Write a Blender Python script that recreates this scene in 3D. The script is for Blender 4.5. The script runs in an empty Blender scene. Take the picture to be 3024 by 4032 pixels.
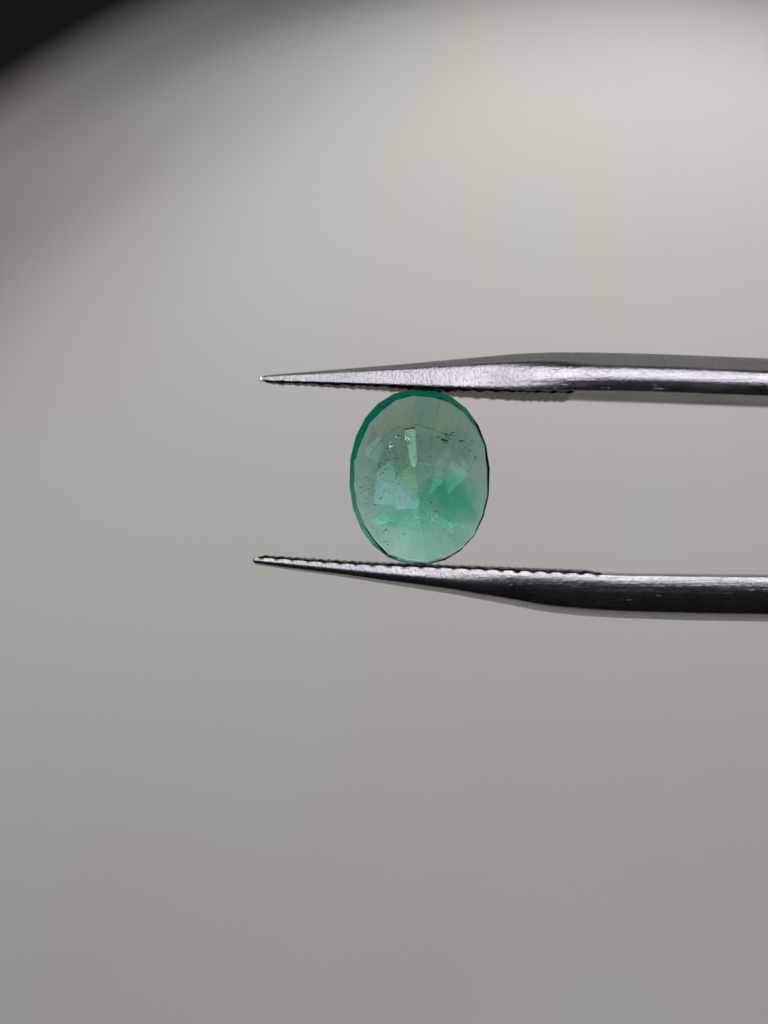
import bpy, math, random
import numpy as np
from mathutils import Vector, Matrix
random.seed(7); np.random.seed(7)
R = math.radians
S = bpy.context.scene
C = S.collection

# ---------------------------------------------------------------- camera (1 unit = 1 cm)
K = 0.00122                      # size of one photograph pixel in the plane of the stone
D = 10.0                         # camera to stone
cam_d = bpy.data.cameras.new('camera'); cam = bpy.data.objects.new('camera', cam_d); C.objects.link(cam)
cam.location = (0, -D, 0); cam.rotation_euler = (R(90), 0, 0)
cam_d.sensor_fit = 'VERTICAL'; cam_d.sensor_height = 48; cam_d.lens = 24 / (2016 * K / D)
cam_d.clip_start = 0.5; cam_d.clip_end = 500
cam_d.dof.use_dof = True; cam_d.dof.focus_distance = D - 0.10
cam_d.dof.aperture_fstop = cam_d.lens * 1e-3 / 0.42      # aperture of 4.2 mm
S.camera = cam

# ---------------------------------------------------------------- light
W = bpy.data.worlds.new('World'); S.world = W; W.use_nodes = True
W.node_tree.nodes['Background'].inputs[0].default_value = (1.0, 1.0, 0.95, 1)
W.node_tree.nodes['Background'].inputs[1].default_value = 0.008

def area_lamp(name, loc, target, sx, sy, radiance, col):
    l = bpy.data.lights.new(name, 'AREA'); l.shape = 'RECTANGLE'; l.size = sx; l.size_y = sy
    l.energy = radiance * math.pi * sx * sy; l.color = col
    o = bpy.data.objects.new(name, l); C.objects.link(o); o.location = loc
    d = Vector(target) - Vector(loc)
    o.rotation_euler = d.to_track_quat('-Z', 'Y').to_euler()
    return o
area_lamp('window_lamp', (3, -15, 23), (0, 0, 0), 26, 12, 2.5, (0.93, 0.905, 1.0))
for sx in (-21, 27):
    area_lamp('backdrop_fill', (sx, 5, 20), (3, 21, 0), 14, 12, 12, (1.0, 0.985, 0.98))  # added pair out of view, only to brighten the backdrop
area_lamp('backdrop_low_fill', (4, 12, -13), (4, 19, -7), 20, 4, .85, (1.0, .985, .89))  # added below the frame to lift the lower backdrop
# unseen fill added above the frame to brighten the board's top
area_lamp('backdrop_top_fill', (4.5, 15.3, 9.0), (4, 19, 3.2), 13, 1.6, 4.0, (1.0, 0.985, 0.955))

area_lamp('metal_strip_fill', (1, 13, 13), (1, 0, 0), 34, 9, .24, (1.0, 1.0, 0.93))  # added panel out of frame; greys the metal's top strip, lights the rim

S.view_settings.view_transform = 'Standard'; S.view_settings.look = 'None'
S.view_settings.exposure = 0; S.view_settings.gamma = 1
S.cycles.max_bounces = 24; S.cycles.transmission_bounces = 20; S.cycles.glossy_bounces = 12
S.cycles.transparent_max_bounces = 32; S.cycles.blur_glossy = 0.3
S.cycles.use_denoising = True

# ---------------------------------------------------------------- helpers
def at(px, py, y=0.0):
    """point at depth y that lies at pixel px, py of the photograph"""
    s = (D + y) / D * K
    return Vector(((px - 1512) * s, y, (2016 - py) * s))

def mesh_obj(name, verts, faces, mat, parent=None, smooth=False):
    me = bpy.data.meshes.new(name); me.from_pydata([tuple(v) for v in verts], [], faces); me.update()
    if smooth:
        for p in me.polygons: p.use_smooth = True
    if mat: me.materials.append(mat)
    o = bpy.data.objects.new(name, me); C.objects.link(o)
    if parent: o.parent = parent
    return o

def new_mat(name):
    m = bpy.data.materials.new(name); m.use_nodes = True
    nt = m.node_tree; nt.nodes.clear()
    out = nt.nodes.new('ShaderNodeOutputMaterial')
    return m, nt, out

def node(nt, kind, **kw):
    n = nt.nodes.new(kind)
    for k, v in kw.items():
        if k.startswith('i_'):
            n.inputs[k[2:].replace('_', ' ')].default_value = v
        else: setattr(n, k, v)
    return n

def noise(nt, vec, scale, detail=3, rough=.5):
    n = node(nt, 'ShaderNodeTexNoise', i_Scale=scale, i_Detail=detail, i_Roughness=rough)
    if vec is not None: nt.links.new(vec, n.inputs['Vector'])
    return n.outputs['Fac']

def mapped(nt, scale, rot=(0, 0, 0), coord='Object'):
    t = node(nt, 'ShaderNodeTexCoord'); m = node(nt, 'ShaderNodeMapping')
    m.inputs['Scale'].default_value = scale; m.inputs['Rotation'].default_value = rot
    nt.links.new(t.outputs[coord], m.inputs['Vector']); return m.outputs['Vector']

def ramp(nt, fac, stops):
    r = node(nt, 'ShaderNodeValToRGB'); e = r.color_ramp.elements
    while len(e) < len(stops): e.new(0.5)
    for el, (p, c) in zip(e, stops): el.position = p; el.color = (*c, 1)
    nt.links.new(fac, r.inputs['Fac']); return r.outputs['Color']

def mathn(nt, op, a, b):
    n = node(nt, 'ShaderNodeMath', operation=op)
    for i, v in enumerate((a, b)):
        if isinstance(v, (int, float)): n.inputs[i].default_value = v
        else: nt.links.new(v, n.inputs[i])
    return n.outputs[0]

def smooth(a, b, x):
    t = np.clip((x - a) / (b - a), 0, 1); return t * t * (3 - 2 * t)

# ---------------------------------------------------------------- backdrop: large pale board, out of focus, rim curved forward to darken the top
def backdrop():
    YB = 20.0; s = (D + YB) / D * K * (3024 / 1659)
    cx, cz = (1400 - 829.5) * s, (1106 - 2200) * s
    a, b = 2450 * s, 2420 * s
    NR, NA = 140, 160
    k = (D + YB - 1) / (D + YB); verts, faces = [(k * cx, YB - 1.0, k * cz)], []
    for i in range(1, NR + 1):
        r = i / NR
        dy = -1.2 * r ** 50 - .22 * max(0, (r - .955) / .045) ** 2
        for j in range(NA):
            t = 2 * math.pi * j / NA
            k = (D + YB - 1 + dy) / (D + YB)
            verts.append((k * (cx + a * r * math.cos(t)), YB - 1.0 + dy, k * (cz + b * r * math.sin(t))))
    for j in range(NA): faces.append((0, 1 + j, 1 + (j + 1) % NA))
    for i in range(NR - 1):
        for j in range(NA):
            p, q = 1 + i * NA + j, 1 + i * NA + (j + 1) % NA
            faces.append((p, p + NA, q + NA, q))
    m, nt, out = new_mat('pale_board')
    v = mapped(nt, (.17, .17, .12))
    tc = mapped(nt, (1, 1, 1)); sp = node(nt, 'ShaderNodeSeparateXYZ'); nt.links.new(tc, sp.inputs[0])
    side = node(nt, 'ShaderNodeMapRange', i_From_Min=-6, i_From_Max=8, i_To_Min=-.09, i_To_Max=.11); nt.links.new(sp.outputs[0], side.inputs['Value'])
    fac = mathn(nt, 'ADD', noise(nt, v, 1.0, 2, .4), side.outputs[0])
    c1 = ramp(nt, fac, [(.32, (.592, .612, .572)), (.5, (.61, .593, .555)), (.66, (.61, .565, .59))])
    p = node(nt, 'ShaderNodeBsdfPrincipled', i_Roughness=.8)
    p.inputs['Specular IOR Level'].default_value = .1
    nt.links.new(c1, p.inputs['Base Color']); nt.links.new(p.outputs[0], out.inputs['Surface'])
    o = mesh_obj('backdrop', verts, faces, m, smooth=True)
    o['kind'] = 'structure'
backdrop()

# ---------------------------------------------------------------- tweezers
def metal(name, base, rough, streak_rot, streak_amp, grain_amp):
    m, nt, out = new_mat(name)
    p = node(nt, 'ShaderNodeBsdfPrincipled', i_Metallic=1.0)
    v1 = mapped(nt, (110, 80, 13), (0, R(streak_rot), 0))      # fine grinding marks across the tip
    v2 = mapped(nt, (2.5, 90, 90))                            # drawn lines along the shank
    v3 = mapped(nt, (1, 1, 1))
    n1 = noise(nt, v1, 1.0, 4, .65); n2 = noise(nt, v2, 1.0, 3, .6)
    n3 = noise(nt, v3, 60, 3, .6); n4 = noise(nt, v3, 3.0, 3, .6)
    sep = node(nt, 'ShaderNodeSeparateXYZ'); nt.links.new(v3, sep.inputs[0])
    mr = node(nt, 'ShaderNodeMapRange', i_From_Min=.3, i_From_Max=.95); nt.links.new(sep.outputs[0], mr.inputs['Value'])
    mix = node(nt, 'ShaderNodeMix', data_type='FLOAT')
    nt.links.new(mr.outputs[0], mix.inputs[0]); nt.links.new(n1, mix.inputs[2]); nt.links.new(n2, mix.inputs[3])
    h = mathn(nt, 'ADD', mathn(nt, 'MULTIPLY', mix.outputs[0], streak_amp), mathn(nt, 'MULTIPLY', n3, grain_amp))
    # sparse scratches
    vs = mapped(nt, (9, 110, 110), (0, R(14), 0)); sc = noise(nt, vs, 1.0, 1, .3)
    scr = node(nt, 'ShaderNodeMapRange', i_From_Min=.72, i_From_Max=.80); nt.links.new(sc, scr.inputs['Value'])
    h = mathn(nt, 'ADD', h, mathn(nt, 'MULTIPLY', scr.outputs[0], .15))
    b = node(nt, 'ShaderNodeBump', i_Strength=1.0, i_Distance=.004)
    nt.links.new(h, b.inputs['Height']); nt.links.new(b.outputs[0], p.inputs['Normal'])
    rr = node(nt, 'ShaderNodeMapRange', i_From_Min=.3, i_From_Max=.7, i_To_Min=rough - .06, i_To_Max=rough + .07)
    nt.links.new(n4, rr.inputs['Value']); nt.links.new(rr.outputs[0], p.inputs['Roughness'])
    col = ramp(nt, n3, [(.3, tuple(.75 * c for c in base)), (.55, base)])
    nt.links.new(col, p.inputs['Base Color']); nt.links.new(p.outputs[0], out.inputs['Surface'])
    return m
steel = metal('satin_steel', (.60, .585, .60), .30, 5, .45, .33)
steel_pad = metal('ground_grip_steel', (.30, .29, .26), .40, 5, .25, .6)

PITCH = 62.0 * K
def interp(tab, i, px): return np.interp(px, [t[0] for t in tab], [t[i] for t in tab])
#        px   outer inner  W(cm)
UPPER = [(1022, 1487, 1496, .030), (1030, 1481, 1498, .05), (1045, 1479, 1499, .07), (1103, 1473, 1501, .10), (1287, 1458, 1507, .17),
         (1595, 1433, 1519, .27), (1780, 1416, 1528, .33), (2000, 1396, 1534, .38), (2035, 1393.5, 1535, .39), (2090, 1390, 1536, .40),
         (2171, 1387.5, 1537, .41), (2306, 1387.5, 1537.5, .42), (2442, 1390, 1539, .43), (2577, 1393.5, 1543, .43), (3024, 1411, 1560, .44), (3300, 1424, 1573, .44)]
LOWER = [(996, 2210, 2205, .030), (1003, 2221, 2197, .05), (1015, 2224, 2195, .07), (1148, 2244, 2204, .11), (1336, 2269, 2218, .18),
         (1524, 2300, 2228, .25), (1775, 2339, 2238, .33), (2000, 2381, 2247, .38), (2100, 2402, 2251, .40), (2171, 2413, 2254, .41), (2300, 2426, 2259, .42),
         (2370, 2430, 2265, .43), (2442, 2434, 2268, .43), (2713, 2443, 2271, .44), (3024, 2448, 2275, .45), (3300, 2449, 2276, .45)]
PROF = {  # tilt of the flank's normal (degrees above the line of sight) from the gripping edge to the back
 'U': ([0, .05, .12, .70, .76, .80, 1], [2, 12, 25, 28, 38, 74, 81],
       [0, .12, .26, .36, .54, .62, .67, 1], [-6, 0, 6, 22, 31, 38, 72, 80]),
 'L': ([0, .03, .36, .52, .74, .79, 1], [16, 27, 26, 6, -12, -72, -81],
       [0, .10, .24, .45, .77, .83, 1], [29, 24, 11, 1, -12, -70, -81])}
PADEND = {'U': 2262, 'L': 2365}

HW = {'U': [], 'L': []}
def arm_mesh(which, tab, root):
    up = 1 if which == 'U' else -1
    f = np.concatenate([np.linspace(0, .12, 7), np.linspace(.16, .72, 12), np.linspace(.75, 1, 10)]); NF = len(f)
    xs = np.concatenate([np.linspace(tab[0][0], 1060, 8), np.arange(1070, 3300, 9.0)])
    rows = []
    for px in xs:
        zo = (2016 - interp(tab, 1, px)) * K; zi = (2016 - interp(tab, 2, px)) * K
        wd = interp(tab, 3, px); X = (px - 1512) * K
        if tab[0][0] + 25 < px < PADEND[which]:       # the ridges of the grip notch the edge
            ph = (px - 40 * (which == 'L')) * K / PITCH
            u = ph % 1
            ampl = (5.5 if which == 'L' else 4.0) * K * (0.55 + .9 * abs(math.sin(ph * 2.3 + 1.0 * math.floor(ph))))
            zi += up * ampl * (1 - math.sin(math.pi * u) ** .6)
        notch = zi - (2016 - interp(tab, 2, px)) * K; zi -= notch
        q = smooth(1850, 2450, px) if which == 'U' else smooth(1600, 2250, px)
        P = PROF[which]
        al = (1 - q) * np.interp(f, P[0], P[1]) + q * np.interp(f, P[2], P[3])
        dz = np.diff(f) * (zo - zi); am = np.radians((al[1:] + al[:-1]) / 2)
        off = np.concatenate([[0], np.cumsum(np.tan(am) * dz)])
        zz = zi + f * (zo - zi) + notch * np.clip(1 - f * (zo - zi) / (up * .011), 0, 1)
        hw = max(wd / 2, off[-1] + .012)
        yy = -hw + off
        HW[which].append((px, hw))
        zf = zz * (1 + yy / D)                 # the near edge stands closer to the camera
        low = .020 * q * (1 - f) ** 2 if which == 'U' else 0 * f
        ring = [(X, y, z) for y, z in zip(yy, zf)] + [(X, hw - o, z) for o, z in zip(off[::-1], (zf - low)[::-1])]
        rows.append(ring)
    # out of the frame the arms run on and close up on each other
    last = rows[-1]; zc = sum(p[2] for p in last) / len(last); x0 = last[0][0]
    zt = 0.115 + (0.05 if up > 0 else -0.05)
    for k in range(1, 25):
        t = k / 24; e = t * t * (3 - 2 * t)
        x = x0 + 8.5 * t; c = zc + (zt - zc) * e; th = 1 - .55 * e
        if up > 0: c += .0
        rows.append([(x, p[1] * (1 + .5 * e), c + (p[2] - zc) * th + up * .04 * e) for p in last])
    n = len(rows[0]); verts = [p for r in rows for p in r]; faces = []
    for i in range(len(rows) - 1):
        for j in range(n):
            a, b = i * n + j, i * n + (j + 1) % n
            faces.append((a, b, b + n, a + n) if up < 0 else (a, a + n, b + n, b))
    faces.append(tuple(range(n))); faces.append(tuple(reversed(range(len(verts) - n, len(verts)))))
    o = mesh_obj('arm', verts, faces, steel, root, smooth=True)
    me = o.data; me.materials.append(steel_pad)
    for p in me.polygons:                      # the gripping side takes the darker, rougher grip steel
        if len(p.vertices) == 4 and {v % n for v in p.vertices} == {0, n - 1}: p.material_index = 1
    bme = __import__('bmesh').new(); bme.from_mesh(me)
    __import__('bmesh').ops.recalc_face_normals(bme, faces=bme.faces); bme.to_mesh(me); bme.free()
    me.polygons[0].use_smooth = True
    # hard edge where flank meets gripping face
    se = me.attributes.new('sharp_edge', 'BOOLEAN', 'EDGE')
    for e in me.edges:
        a, b = e.vertices
        ja, jb = a % n, b % n
        if ja == jb and ja in (0, n - 1): se.data[e.index].value = True
        if a // n == b // n and {ja, jb} == {0, n - 1}: se.data[e.index].value = True
    return o

def grip_pad(which, tab, arm):
    up = 1 if which == 'U' else -1
    x0, x1 = tab[0][0] + 14, PADEND[which]
    NX = 620; NV = 34
    verts, faces = [], []
    def tri(u): return abs((u % 1) - .5) * 2
    for i in range(NX + 1):
        px = x0 + (x1 - x0) * i / NX
        zi = (2016 - interp(tab, 2, px)) * K; wd = interp(tab, 3, px) * .97; X = (px - 1512) * K
        zi *= 1 - interp(HW[which], 1, px) / D
        endf = float(np.clip((px - x0) / 30, 0, 1) * np.clip((x1 - px) / 26, 0, 1))
        for j in range(NV + 1):
            v = j / NV; y = (-.5 + v) * wd
            d1 = tri(X / PITCH + y / .085); d2 = tri(X / PITCH - y / .085)
            pyr = min(d1, d2)
            h = (.005 + .009 * pyr) * endf
            tiltback = (.020 if which == 'U' else -.004) * v * min(1, wd / .38) ** 3
            verts.append((X, y, zi - up * h - up * tiltback))
    for i in range(NX + 1):            # roots inside the arm
        px = x0 + (x1 - x0) * i / NX
        zi = (2016 - interp(tab, 2, px)) * K; wd = interp(tab, 3, px) * .97; X = (px - 1512) * K
        zi *= 1 - interp(HW[which], 1, px) / D
        for y in (-.5 * wd, .5 * wd): verts.append((X, y, zi + up * .011))
    N1 = NV + 1; B = (NX + 1) * N1
    for i in range(NX):
        for j in range(NV):
            a = i * N1 + j; faces.append((a, a + 1, a + N1 + 1, a + N1))
        faces.append((i * N1, (i + 1) * N1, B + 2 * (i + 1), B + 2 * i))
        faces.append((i * N1 + NV, B + 2 * i + 1, B + 2 * (i + 1) + 1, (i + 1) * N1 + NV))
    faces.append(tuple([j for j in range(N1)] + [B + 1, B]))
    l = NX * N1
    faces.append(tuple([l + j for j in reversed(range(N1))] + [B + 2 * NX, B + 2 * NX + 1]))
    o = mesh_obj('grip_pad', verts, faces, steel_pad, arm)
    import bmesh
    b = bmesh.new(); b.from_mesh(o.data); bmesh.ops.recalc_face_normals(b, faces=b.faces); b.to_mesh(o.data); b.free()
    return o

tw = bpy.data.objects.new('tweezers', None); C.objects.link(tw)
tw['label'] = 'satin steel gem tweezers reaching in from the right, pointed jaws closed on the green stone'
tw['category'] = 'tweezers'
up_arm = arm_mesh('U', UPPER, tw); up_arm['label'] = 'upper jaw with a broad bright ground face'
grip_pad('U', UPPER, up_arm)['label'] = 'cross-hatched grip under the upper jaw'
lo_arm = arm_mesh('L', LOWER, tw); lo_arm['label'] = 'lower jaw, dark with a bright notched top edge'
grip_pad('L', LOWER, lo_arm)['label'] = 'notched grip on top of the lower jaw'

# ---------------------------------------------------------------- gemstone
gem = bpy.data.objects.new('gemstone', None); C.objects.link(gem)
gem['label'] = 'translucent pale green oval faceted gem gripped upright between the tweezer jaws'
gem['category'] = 'gemstone'
GC = at(1650, 1878.5)                       # centre of the stone
RA, RB = 276 * K, 345 * K                 # half width, half height
gem.location = GC
ROT = Matrix.Rotation(R(2.5), 4, 'Z')    # turned a little, so the left rim shows more

def glass_mat(name, col, rough=0.0):
    m, nt, out = new_mat(name)
    g = node(nt, 'ShaderNodeBsdfGlass', i_IOR=1.57, i_Roughness=rough); g.inputs['Color'].default_value = (*col, 1)
    v = mapped(nt, (1, 1, 1))
    b = node(nt, 'ShaderNodeBump', i_Strength=.05, i_Distance=.002)
    nt.links.new(noise(nt, v, 14, 3, .55), b.inputs['Height']); nt.links.new(b.outputs[0], g.inputs['Normal'])
    nt.links.new(g.outputs[0], out.inputs['Surface']); return m
clear = glass_mat('clear_green_crystal', (.99, 1.0, .995))
rim_glass = glass_mat('rim_light_tint', (.09, .62, .44))
def graded(m, sock, lo, hi, a, b_, wz=1.0, wx=0.35, nz=.25):
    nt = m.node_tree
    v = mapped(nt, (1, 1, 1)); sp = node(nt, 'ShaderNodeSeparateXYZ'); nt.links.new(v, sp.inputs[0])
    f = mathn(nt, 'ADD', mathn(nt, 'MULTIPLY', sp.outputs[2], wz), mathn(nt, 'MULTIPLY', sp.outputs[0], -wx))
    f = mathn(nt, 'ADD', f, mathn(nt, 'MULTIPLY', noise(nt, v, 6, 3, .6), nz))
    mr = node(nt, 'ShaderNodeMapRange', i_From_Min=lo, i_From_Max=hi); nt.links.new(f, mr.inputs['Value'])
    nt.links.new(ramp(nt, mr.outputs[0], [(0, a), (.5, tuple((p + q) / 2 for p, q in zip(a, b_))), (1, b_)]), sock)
# refracted dark and glow painted into the rim: deeper green at upper left
graded(rim_glass, rim_glass.node_tree.nodes['Glass BSDF'].inputs['Color'], -.35, .45, (.25, .86, .68), (.01, .36, .24), 1.0, .8)
frosted = glass_mat('frosted_green_girdle', (.5, .95, .82), .5)

def absorb_mat(name, sigma, density=None):
    m, nt, out = new_mat(name)
    d = max(sigma) * 1.02 + 1e-6
    a = node(nt, 'ShaderNodeVolumeAbsorption', i_Density=d)
    a.inputs['Color'].default_value = (*[1 - s / d for s in sigma], 1)
    nt.links.new(a.outputs[0], out.inputs['Volume']); return m
body_vol = absorb_mat('green_body_colour', (2.9, .7, 1.25))

NG = 12
TS, TY = .92, -.062
GY, PY = -.052, -.046
PD = .095                                  # pavilion depth
def ell(r, ang):
    c, s_ = math.cos(ang), math.sin(ang); e = 2 / 2.15
    return (RA * r * math.copysign(abs(c) ** e, c), RB * r * math.copysign(abs(s_) ** e, s_))
def crown_y(r): return TY + (r - TS * 1) / (1 - TS) * (GY - TY)
CUL = (-0.0 * RA, -0.30 * RB)
def V(r, ang, y):
    x, z = ell(r, ang); p = Vector((x, y, z))
    if y > PY: k = (y - PY) / (PD - PY); p.x += CUL[0] * k; p.z += CUL[1] * k
    return ROT @ p
st = 2 * math.pi / NG; ph0 = math.pi / 2 + .08
def rimw(j):                                # the bevel is broad on the upper left, narrow on the right
    a = ph0 + j * st / 2
    return .947 - .026 * math.cos(a - R(155)) + .009 * math.sin(j * 2.7) + .007 * math.sin(j * 1.3 + 1)
T = [V(rimw(j) + .004, ph0 + j * st / 2, TY) for j in range(2 * NG)]
G = [V(1, ph0 + j * st / 2, GY) for j in range(2 * NG)]
H = [V(1, ph0 + j * st / 2, PY) for j in range(2 * NG)]
MR, MY = .93, -.0385
Mm = [V(rimw(j), ph0 + j * st / 2, MY) for j in range(2 * NG)]
LR = .42; Ly = PD + (MY - PD) * LR * math.cos(st / 2) / MR
L = [V(LR, ph0 + (i + .5) * st, Ly) for i in range(NG)]
CU = V(0, 0, PD)
facets = [('table_facet', T[::-1])]
for i in range(NG):
    h0, h1, h2 = Mm[2 * i], Mm[2 * i + 1], Mm[(2 * i + 2) % (2 * NG)]
    facets.append(('pavilion_facet', [h0, L[i - 1], CU, L[i]]))
    facets.append(('lower_girdle_facet', [L[i], h0, h1])); facets.append(('lower_girdle_facet', [L[i], h1, h2]))
for j in range(2 * NG):
    facets.append(('crown_facet', [T[j], T[(j + 1) % (2 * NG)], G[(j + 1) % (2 * NG)], G[j]]))
    facets.append(('girdle_facet', [G[j], G[(j + 1) % (2 * NG)], H[(j + 1) % (2 * NG)], H[j]]))
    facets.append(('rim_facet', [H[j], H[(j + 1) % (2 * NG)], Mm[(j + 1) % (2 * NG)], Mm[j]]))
ctr = Vector((0, .01, 0)); allv, allf = [], []
for name, vs in facets:
    n = Vector((0, 0, 0))
    for i in range(len(vs)):
        a, b = vs[i] - vs[0], vs[(i + 1) % len(vs)] - vs[0]; n += a.cross(b)
    c = sum(vs, Vector()) / len(vs)
    if n.dot(c - ctr) < 0: vs = vs[::-1]
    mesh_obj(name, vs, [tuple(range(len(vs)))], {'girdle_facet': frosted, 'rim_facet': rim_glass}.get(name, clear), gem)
    base = len(allv); allv += [ctr + (v - ctr) * .992 for v in vs]; allf.append(tuple(range(base, base + len(vs))))
core = mesh_obj('stone_body', allv, allf, body_vol, gem)
import bmesh
b = bmesh.new(); b.from_mesh(core.data); bmesh.ops.remove_doubles(b, verts=b.verts, dist=1e-5)
bmesh.ops.recalc_face_normals(b, faces=b.faces); b.to_mesh(core.data); b.free()
core['label'] = 'green interior of the stone'

# --- what lies inside the stone
def gp(u, v, y):
    """u, v: pixels of the enlarged crop of the stone (2.37 per photo pixel, from 1300, 1480)"""
    px, py = 1300 + u / 2.37, 1480 + v / 2.37
    s = K * (1 + y / D * .64)
    q = Vector(((px - 1512) * s, y, (2016 - py) * s)) - GC
    q.y += q.x * math.tan(R(2.5)); return q

def zone(name, u, v, y, ru, rv, ry, sigma, rot=0):
    import bmesh
    bm = bmesh.new(); bmesh.ops.create_icosphere(bm, subdivisions=4, radius=1)
    for w in bm.verts:
        k = 1 + .16 * math.sin(w.co.x * 4 + u) * math.cos(w.co.z * 3.3 + v) + .10 * math.sin(w.co.z * 7 + w.co.x * 5 + u)
        w.co *= k
    me = bpy.data.meshes.new(name); bm.to_mesh(me); bm.free()
    for p in me.polygons: p.use_smooth = True
    me.materials.append(absorb_mat(name + '_tint', sigma))
    me.transform(Matrix.Translation(gp(u, v, y)) @ Matrix.Rotation(R(rot), 4, 'Y') @ Matrix.Diagonal((ru / 2.37 * K, ry, rv / 2.37 * K, 1)))
    o = bpy.data.objects.new(name, me); C.objects.link(o); o.parent = gem
    return o
zone('colour_zone', 1130, 1120, .01, 290, 240, .035, (10, 1.6, 3.2), 30)['label'] = 'deeper green cloud at the lower right'
zone('colour_zone', 1130, 1130, .01, 220, 150, .03, (10, 1.4, 2.8), 25)
zone('colour_zone', 780, 1280, .01, 330, 170, .05, (3.5, .6, 1.3), 0)
zone('colour_zone', 1150, 660, -.005, 220, 170, .04, (3.0, 1.6, 2.0), 20)
zone('colour_zone', 720, 700, .005, 330, 230, .045, (2.0, 1.0, 1.5), 0)

# added reflecting planes standing in for flashes off the back facets
def flash_mat(name, fac, tint, rough=.12, through=(1, 1, 1)):
    m, nt, out = new_mat(name)
    t = node(nt, 'ShaderNodeBsdfTransparent'); t.inputs[0].default_value = (*through, 1)
    g = node(nt, 'ShaderNodeBsdfAnisotropic', i_Roughness=rough); g.inputs['Color'].default_value = (*tint, 1)
    mx = node(nt, 'ShaderNodeMixShader', i_Fac=fac)
    nt.links.new(t.outputs[0], mx.inputs[1]); nt.links.new(g.outputs[0], mx.inputs[2])
    nt.links.new(mx.outputs[0], out.inputs['Surface']); return m
def plane(name, pts, y, fac, tint, tilt=15.5, yaw=0.0, label=None, rough=.12, through=(1, 1, 1)):
    cu = sum(p[0] for p in pts) / len(pts); cv = sum(p[1] for p in pts) / len(pts)
    vs = []
    for u, v in pts:
        p = gp(u, v, y); c = gp(cu, cv, y)
        p.y += math.tan(R(tilt)) * (p.z - c.z) + math.tan(R(yaw)) * (p.x - c.x); vs.append(p)
    o = mesh_obj(name, vs, [tuple(range(len(vs)))], flash_mat(name + '_film', fac, tint, rough, through), gem)
    if label: o['label'] = label
    return o
plane('flash_plane', [(685, 493), (740, 486), (790, 470), (800, 640), (808, 790), (800, 830), (785, 858), (748, 820), (715, 650)], -.018, .64, (1, .74, .68), tilt=13,
      label='bright pale green wedge of reflection in the middle of the stone')
plane('flash_plane', [(625, 945), (660, 900), (752, 822), (785, 860), (800, 960), (830, 1180), (760, 1110), (640, 990)], .012, .14, (1, .85, .62), label='pale olive kite of reflection below the bright wedge')
plane('flash_plane', [(808, 815), (985, 835), (960, 950), (905, 1100), (845, 1190), (790, 930)], .012, .05, (.4, .9, 1), through=(.82, .93, .96))
plane('flash_plane', [(960, 950), (1060, 985), (990, 1050), (915, 1110)], .01, .16, (.75, 1, .85))
plane('flash_plane', [(1075, 985), (1130, 1072), (1285, 920), (1310, 860), (1215, 700), (1110, 840)], .0, .11, (.6, 1, .9))
plane('flash_plane', [(400, 470), (440, 530), (500, 660), (440, 830), (320, 740)], -.024, .15, (1, .8, .98), tilt=13, label='grey blue sliver of reflection near the left rim')
plane('flash_plane', [(500, 660), (560, 800), (640, 990), (840, 1180), (800, 1235), (620, 1248), (590, 1205), (410, 1192), (440, 830)], -.014, .17, (1, .8, 1), label='large pale blue reflection left of the middle')
plane('flash_plane', [(1070, 640), (1140, 660), (1080, 830), (985, 835), (1020, 740)], .0, .07, (.8, 1, .8))

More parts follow.
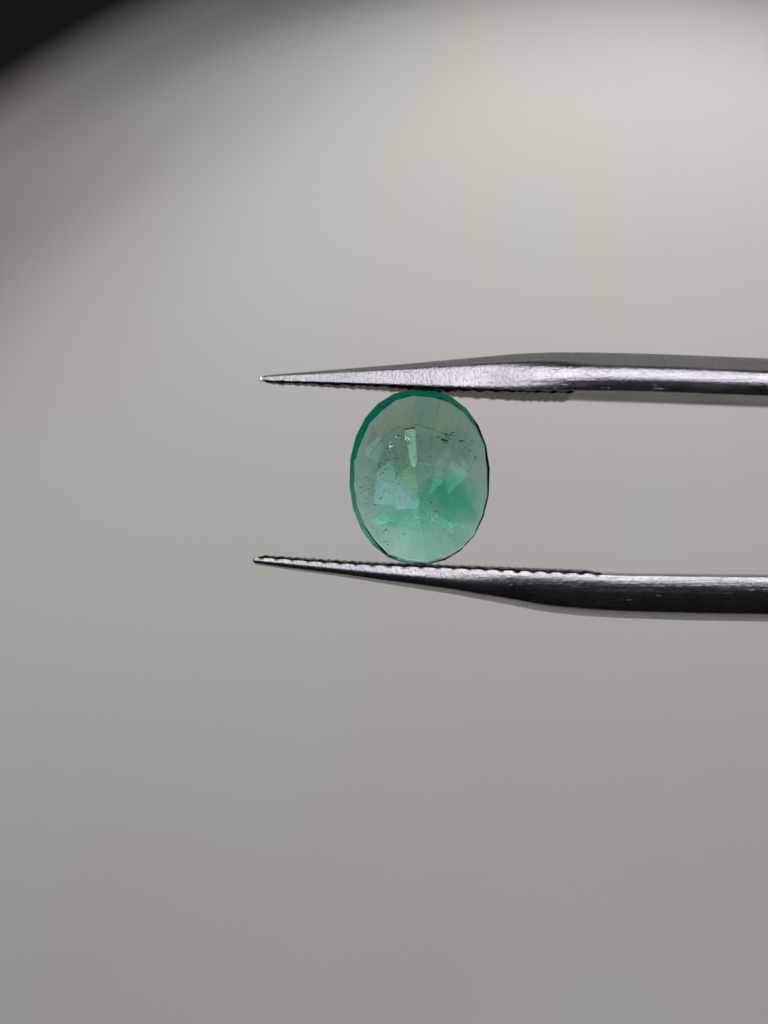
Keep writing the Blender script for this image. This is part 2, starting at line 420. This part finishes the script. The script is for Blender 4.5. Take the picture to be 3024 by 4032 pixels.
# dark specks and dashes scattered through the stone
def specks():
    verts, faces = [], []
    def speck(p, L_, w, ang, ax):
        b0 = len(verts); ca, sa = math.cos(ang), math.sin(ang); n = 6
        for k in range(n):
            t = 2 * math.pi * k / n; r = random.uniform(.7, 1.15)
            a, c = L_ * r * math.cos(t), w * r * math.sin(t)
            verts.append((p.x + a * ca - c * sa, p.y, p.z + a * sa + c * ca))
        verts.append((p.x, p.y - w * .8, p.z)); verts.append((p.x, p.y + w * .8, p.z))
        for k in range(n):
            q = (k + 1) % n
            faces.append((b0 + k, b0 + q, b0 + n)); faces.append((b0 + q, b0 + k, b0 + n + 1))
    def inside(u, v, m=.86): return ((u - 829) / 649) ** 2 + ((v - 948) / 828) ** 2 < m * m
    clusters = [(560, 880, 190, 240, 150), (400, 1060, 110, 190, 80), (330, 1080, 50, 60, 16), (620, 620, 200, 120, 40), (740, 1120, 160, 140, 60), (1050, 600, 170, 90, 22),
                (1300, 720, 110, 150, 45), (520, 1420, 160, 130, 40), (900, 760, 200, 200, 45), (1000, 1350, 260, 200, 25), (880, 1320, 110, 50, 8)]
    for cu, cv, su, sv, n in clusters:
        for _ in range(n):
            u, v = random.gauss(cu, su * .62), random.gauss(cv, sv * .62)
            if not inside(u, v): continue
            big = random.random() < .14
            L_ = random.uniform(3.8, 7.5) * (2.0 if big else 1); w = random.uniform(2.2, 4.0) * (1.1 if big else 1)
            s = K / 2.37
            speck(gp(u, v, random.uniform(-.044, .012)), L_ * s, w * s, R(random.gauss(-12, 26)), 0)
    for (u, v, l, w, a) in [(1105, 552, 52, 8, -8), (1140, 532, 22, 8, 4), (1062, 600, 46, 11, -16), (1005, 572, 22, 6, -20), (1225, 608, 30, 8, 2), (1080, 628, 40, 5, -12), (1350, 765, 20, 7, 50), (1300, 700, 16, 6, -20),
                            (690, 1474, 20, 4, -12), (597, 832, 14, 5, -25), (935, 1180, 20, 5, -40), (1060, 885, 18, 3, -30), (520, 1435, 14, 9, 20), (990, 1265, 22, 5, 0)]:
        s = K / 2.37; speck(gp(u, v, -.045), l * s, w * s, R(a), 0)
    m, nt, out = new_mat('dark_inclusion')
    t = node(nt, 'ShaderNodeBsdfTransparent'); v = mapped(nt, (1, 1, 1))
    nt.links.new(ramp(nt, noise(nt, v, 25, 1), [(.35, (.24, .34, .28)), (.65, (.60, .72, .65))]), t.inputs[0])
    nt.links.new(t.outputs[0], out.inputs['Surface'])
    o = mesh_obj('inclusions', verts, faces, m, gem); o['kind'] = 'stuff'; o['label'] = 'tiny dark specks inside the stone'
specks()

def flecks(which):
    verts, faces = [], []; s = K / 2.37
    def chip(u, v, r, y):
        p = gp(u, v, y); b0 = len(verts); n = 5
        tx, ty = math.tan(R(random.gauss(15.5, 5))), math.tan(R(random.gauss(0, 12)))
        a0 = random.random() * 6
        for k in range(n):
            t = a0 + 2 * math.pi * k / n; q = r * random.uniform(.5, 1.3)
            q *= 1.35; dx, dz = q * 1.5 * math.cos(t) * s, q * .8 * math.sin(t) * s
            verts.append((p.x + dx, p.y + tx * dz + ty * dx, p.z + dz))
        faces.append(tuple(range(b0, b0 + n)))
    if which == 0:
        for k in range(22):
            t = random.random(); u = 615 + 155 * t; v = 566 + 26 * t * t + random.gauss(0, 4); chip(u, v, random.uniform(3, 8), -.054)
        for k in range(10): chip(random.gauss(690, 9), 582 + random.gauss(0, 4), random.uniform(6, 10), -.054)
        for k in range(14): chip(random.gauss(560, 12), random.gauss(640, 14), random.uniform(3, 9), -.054)
        for k in range(6): chip(random.gauss(530, 6), random.gauss(685, 13), random.uniform(3, 6), -.054)
        mat = flash_mat('bright_chip_film', 1.0, (.95, 1, .98), .22)
    else:
        for k in range(90):
            t = random.random() * math.pi; chip(860 + 118 * math.cos(t) + random.gauss(0, 14), 1285 + 62 * math.sin(t) + random.gauss(0, 20), random.uniform(3, 9), -.054)
        for k in range(16): chip(random.gauss(800, 20), random.gauss(1380, 9), random.uniform(3, 8), -.054)
        for k in range(26):
            u, v = random.uniform(350, 1250), random.uniform(600, 1500); chip(u, v, random.uniform(2, 5), -.05)
        for k in range(12): chip(random.gauss(520, 16), random.gauss(1560, 14), random.uniform(4, 9), -.05)
        mat = flash_mat('faint_chip_film', .22, (.85, 1, 1), .3)
    o = mesh_obj('feather_chips', verts, faces, mat, gem)
    o['kind'] = 'stuff'; o['label'] = ['glinting white chips of a healed crack', 'faint ring of pale chips low in the stone'][which]
flecks(0); flecks(1)

# thin curved crack with deeper green below it
def ribbon(name, pts, w, y0, y1, mat, label=None):
    verts, faces = [], []
    for i, (u, v) in enumerate(pts):
        verts.append(gp(u, v - w / 2, y0)); verts.append(gp(u, v + w / 2, y1))
    for i in range(len(pts) - 1):
        a = 2 * i; faces.append((a, a + 2, a + 3, a + 1))
    o = mesh_obj(name, verts, faces, mat, gem)
    if label: o['label'] = label
def curve(pts, n=8):
    out = []
    P = [Vector(p) for p in pts]; P = [2 * P[0] - P[1]] + P + [2 * P[-1] - P[-2]]
    for i in range(1, len(P) - 2):
        for k in range(n):
            t = k / n; a, b_, c, d = P[i - 1:i + 3]
            out.append(.5 * ((2 * b_) + (c - a) * t + (2 * a - 5 * b_ + 4 * c - d) * t * t + (3 * b_ - a - 3 * c + d) * t ** 3))
    out.append(P[-2]); r = [(p.x, p.y + random.gauss(0, 1.5)) for p in out]
    return r
def tint_mat(name, col):
    m, nt, out = new_mat(name)
    t = node(nt, 'ShaderNodeBsdfTransparent')
    v = mapped(nt, (1, 1, 1)); c = ramp(nt, noise(nt, v, 18, 2), [(.3, (1, 1, 1)), (.6, col)])
    nt.links.new(c, t.inputs[0]); nt.links.new(t.outputs[0], out.inputs['Surface']); return m
crk = tint_mat('crack_shade', (.50, .62, .50))
ribbon('crack', curve([(372, 750), (430, 660), (500, 575), (600, 500), (690, 466), (730, 472), (790, 456), (860, 470), (960, 500), (1060, 545), (1140, 600)]), 12, -.053, -.050, crk, 'curved dark crack line across the upper stone')
ribbon('crack', curve([(480, 810), (540, 850), (600, 890), (660, 950)]), 4, -.053, -.050, crk)
ribbon('crack', curve([(1040, 870), (1090, 905), (1150, 950)]), 4, -.053, -.050, crk)
# faint growth tubes running up the stone
gt = tint_mat('growth_tube_shade', (.86, .91, .87))
for (u0, v0, u1, v1, w) in [(815, 190, 760, 450, 16), (1020, 230, 930, 640, 26), (1130, 380, 1060, 640, 20), (1210, 400, 1130, 700, 22), (940, 560, 910, 830, 34), (1290, 430, 1240, 640, 16), (840, 350, 830, 450, 50)]:
    verts = [gp(u0 - w / 2, v0, .0), gp(u0 + w / 2, v0, .0), gp(u1 + w / 2, v1, .02), gp(u1 - w / 2, v1, .02)]
    mesh_obj('growth_tube', verts, [(0, 1, 2, 3)], gt, gem)

# cloudy veil, added to darken the face; lower glow painted into its colour
m, nt, out = new_mat('cloudy_veil_tint')
t = node(nt, 'ShaderNodeBsdfTransparent'); v = mapped(nt, (1, 1, .6), (0, R(-10), 0))
c = ramp(nt, noise(nt, v, 7, 4, .6), [(.32, (.62, .84, .78)), (.5, (.78, .90, .85)), (.68, (.95, .95, .93))])
mm = node(nt, 'ShaderNodeMix', data_type='RGBA', blend_type='MULTIPLY'); mm.inputs[0].default_value = 1
graded(m, mm.inputs[6], -.10, .35, (.64, .96, .89), (.62, .72, .64), 1.0, -.1)
nt.links.new(c, mm.inputs[7]); nt.links.new(mm.outputs[2], t.inputs[0]); nt.links.new(t.outputs[0], out.inputs['Surface'])
vs = [V(rimw(k // 2) - .004, ph0 + k * st / 4, -.047) for k in range(48)]
mesh_obj('cloudy_veil', [Vector((0, -.047, 0))] + vs, [(0, 1 + k, 1 + (k + 1) % 48) for k in range(48)], m, gem)['label'] = 'cloudy green veil across the stone, its lower glow painted in'

# further added reflecting planes, and glint strips along facet edges
plane('flash_plane', [(1075, 992), (1098, 1106), (1130, 1072)], -.01, .12, (.8, .95, .9))
plane('flash_plane', [(1215, 700), (1310, 860), (1250, 880), (1190, 760)], -.02, .08, (.9, .95, .95))
plane('flash_plane', [(410, 1192), (590, 1205), (620, 1248), (540, 1300), (400, 1290)], .0, .03, (.9, .95, .9))
plane('flash_plane', [(985, 835), (1110, 840), (1075, 985), (960, 950)], .0, .05, (.9, .92, .85))
edge = flash_mat('facet_edge_film', .55, (1, .92, .75), .25)
for pts in ([(752, 822), (690, 880), (628, 945)], [(628, 950), (640, 990), (720, 1080), (805, 1165)], [(808, 815), (900, 823), (985, 835)],
            [(1035, 790), (1110, 832)], [(320, 742), (380, 790), (440, 830)], [(1215, 700), (1268, 780), (1310, 858)], [(560, 800), (600, 900), (628, 945)]):
    verts, faces = [], []
    for u, v in pts:
        for dv in (-2.2, 2.2):
            p = gp(u, v + dv, -.035); p.y += dv / 2.37 * K * -math.tan(R(15.5)); verts.append(p)
    for k in range(len(pts) - 1): faces.append((2 * k, 2 * k + 2, 2 * k + 3, 2 * k + 1))
    mesh_obj('facet_edge', verts, faces, edge, gem)
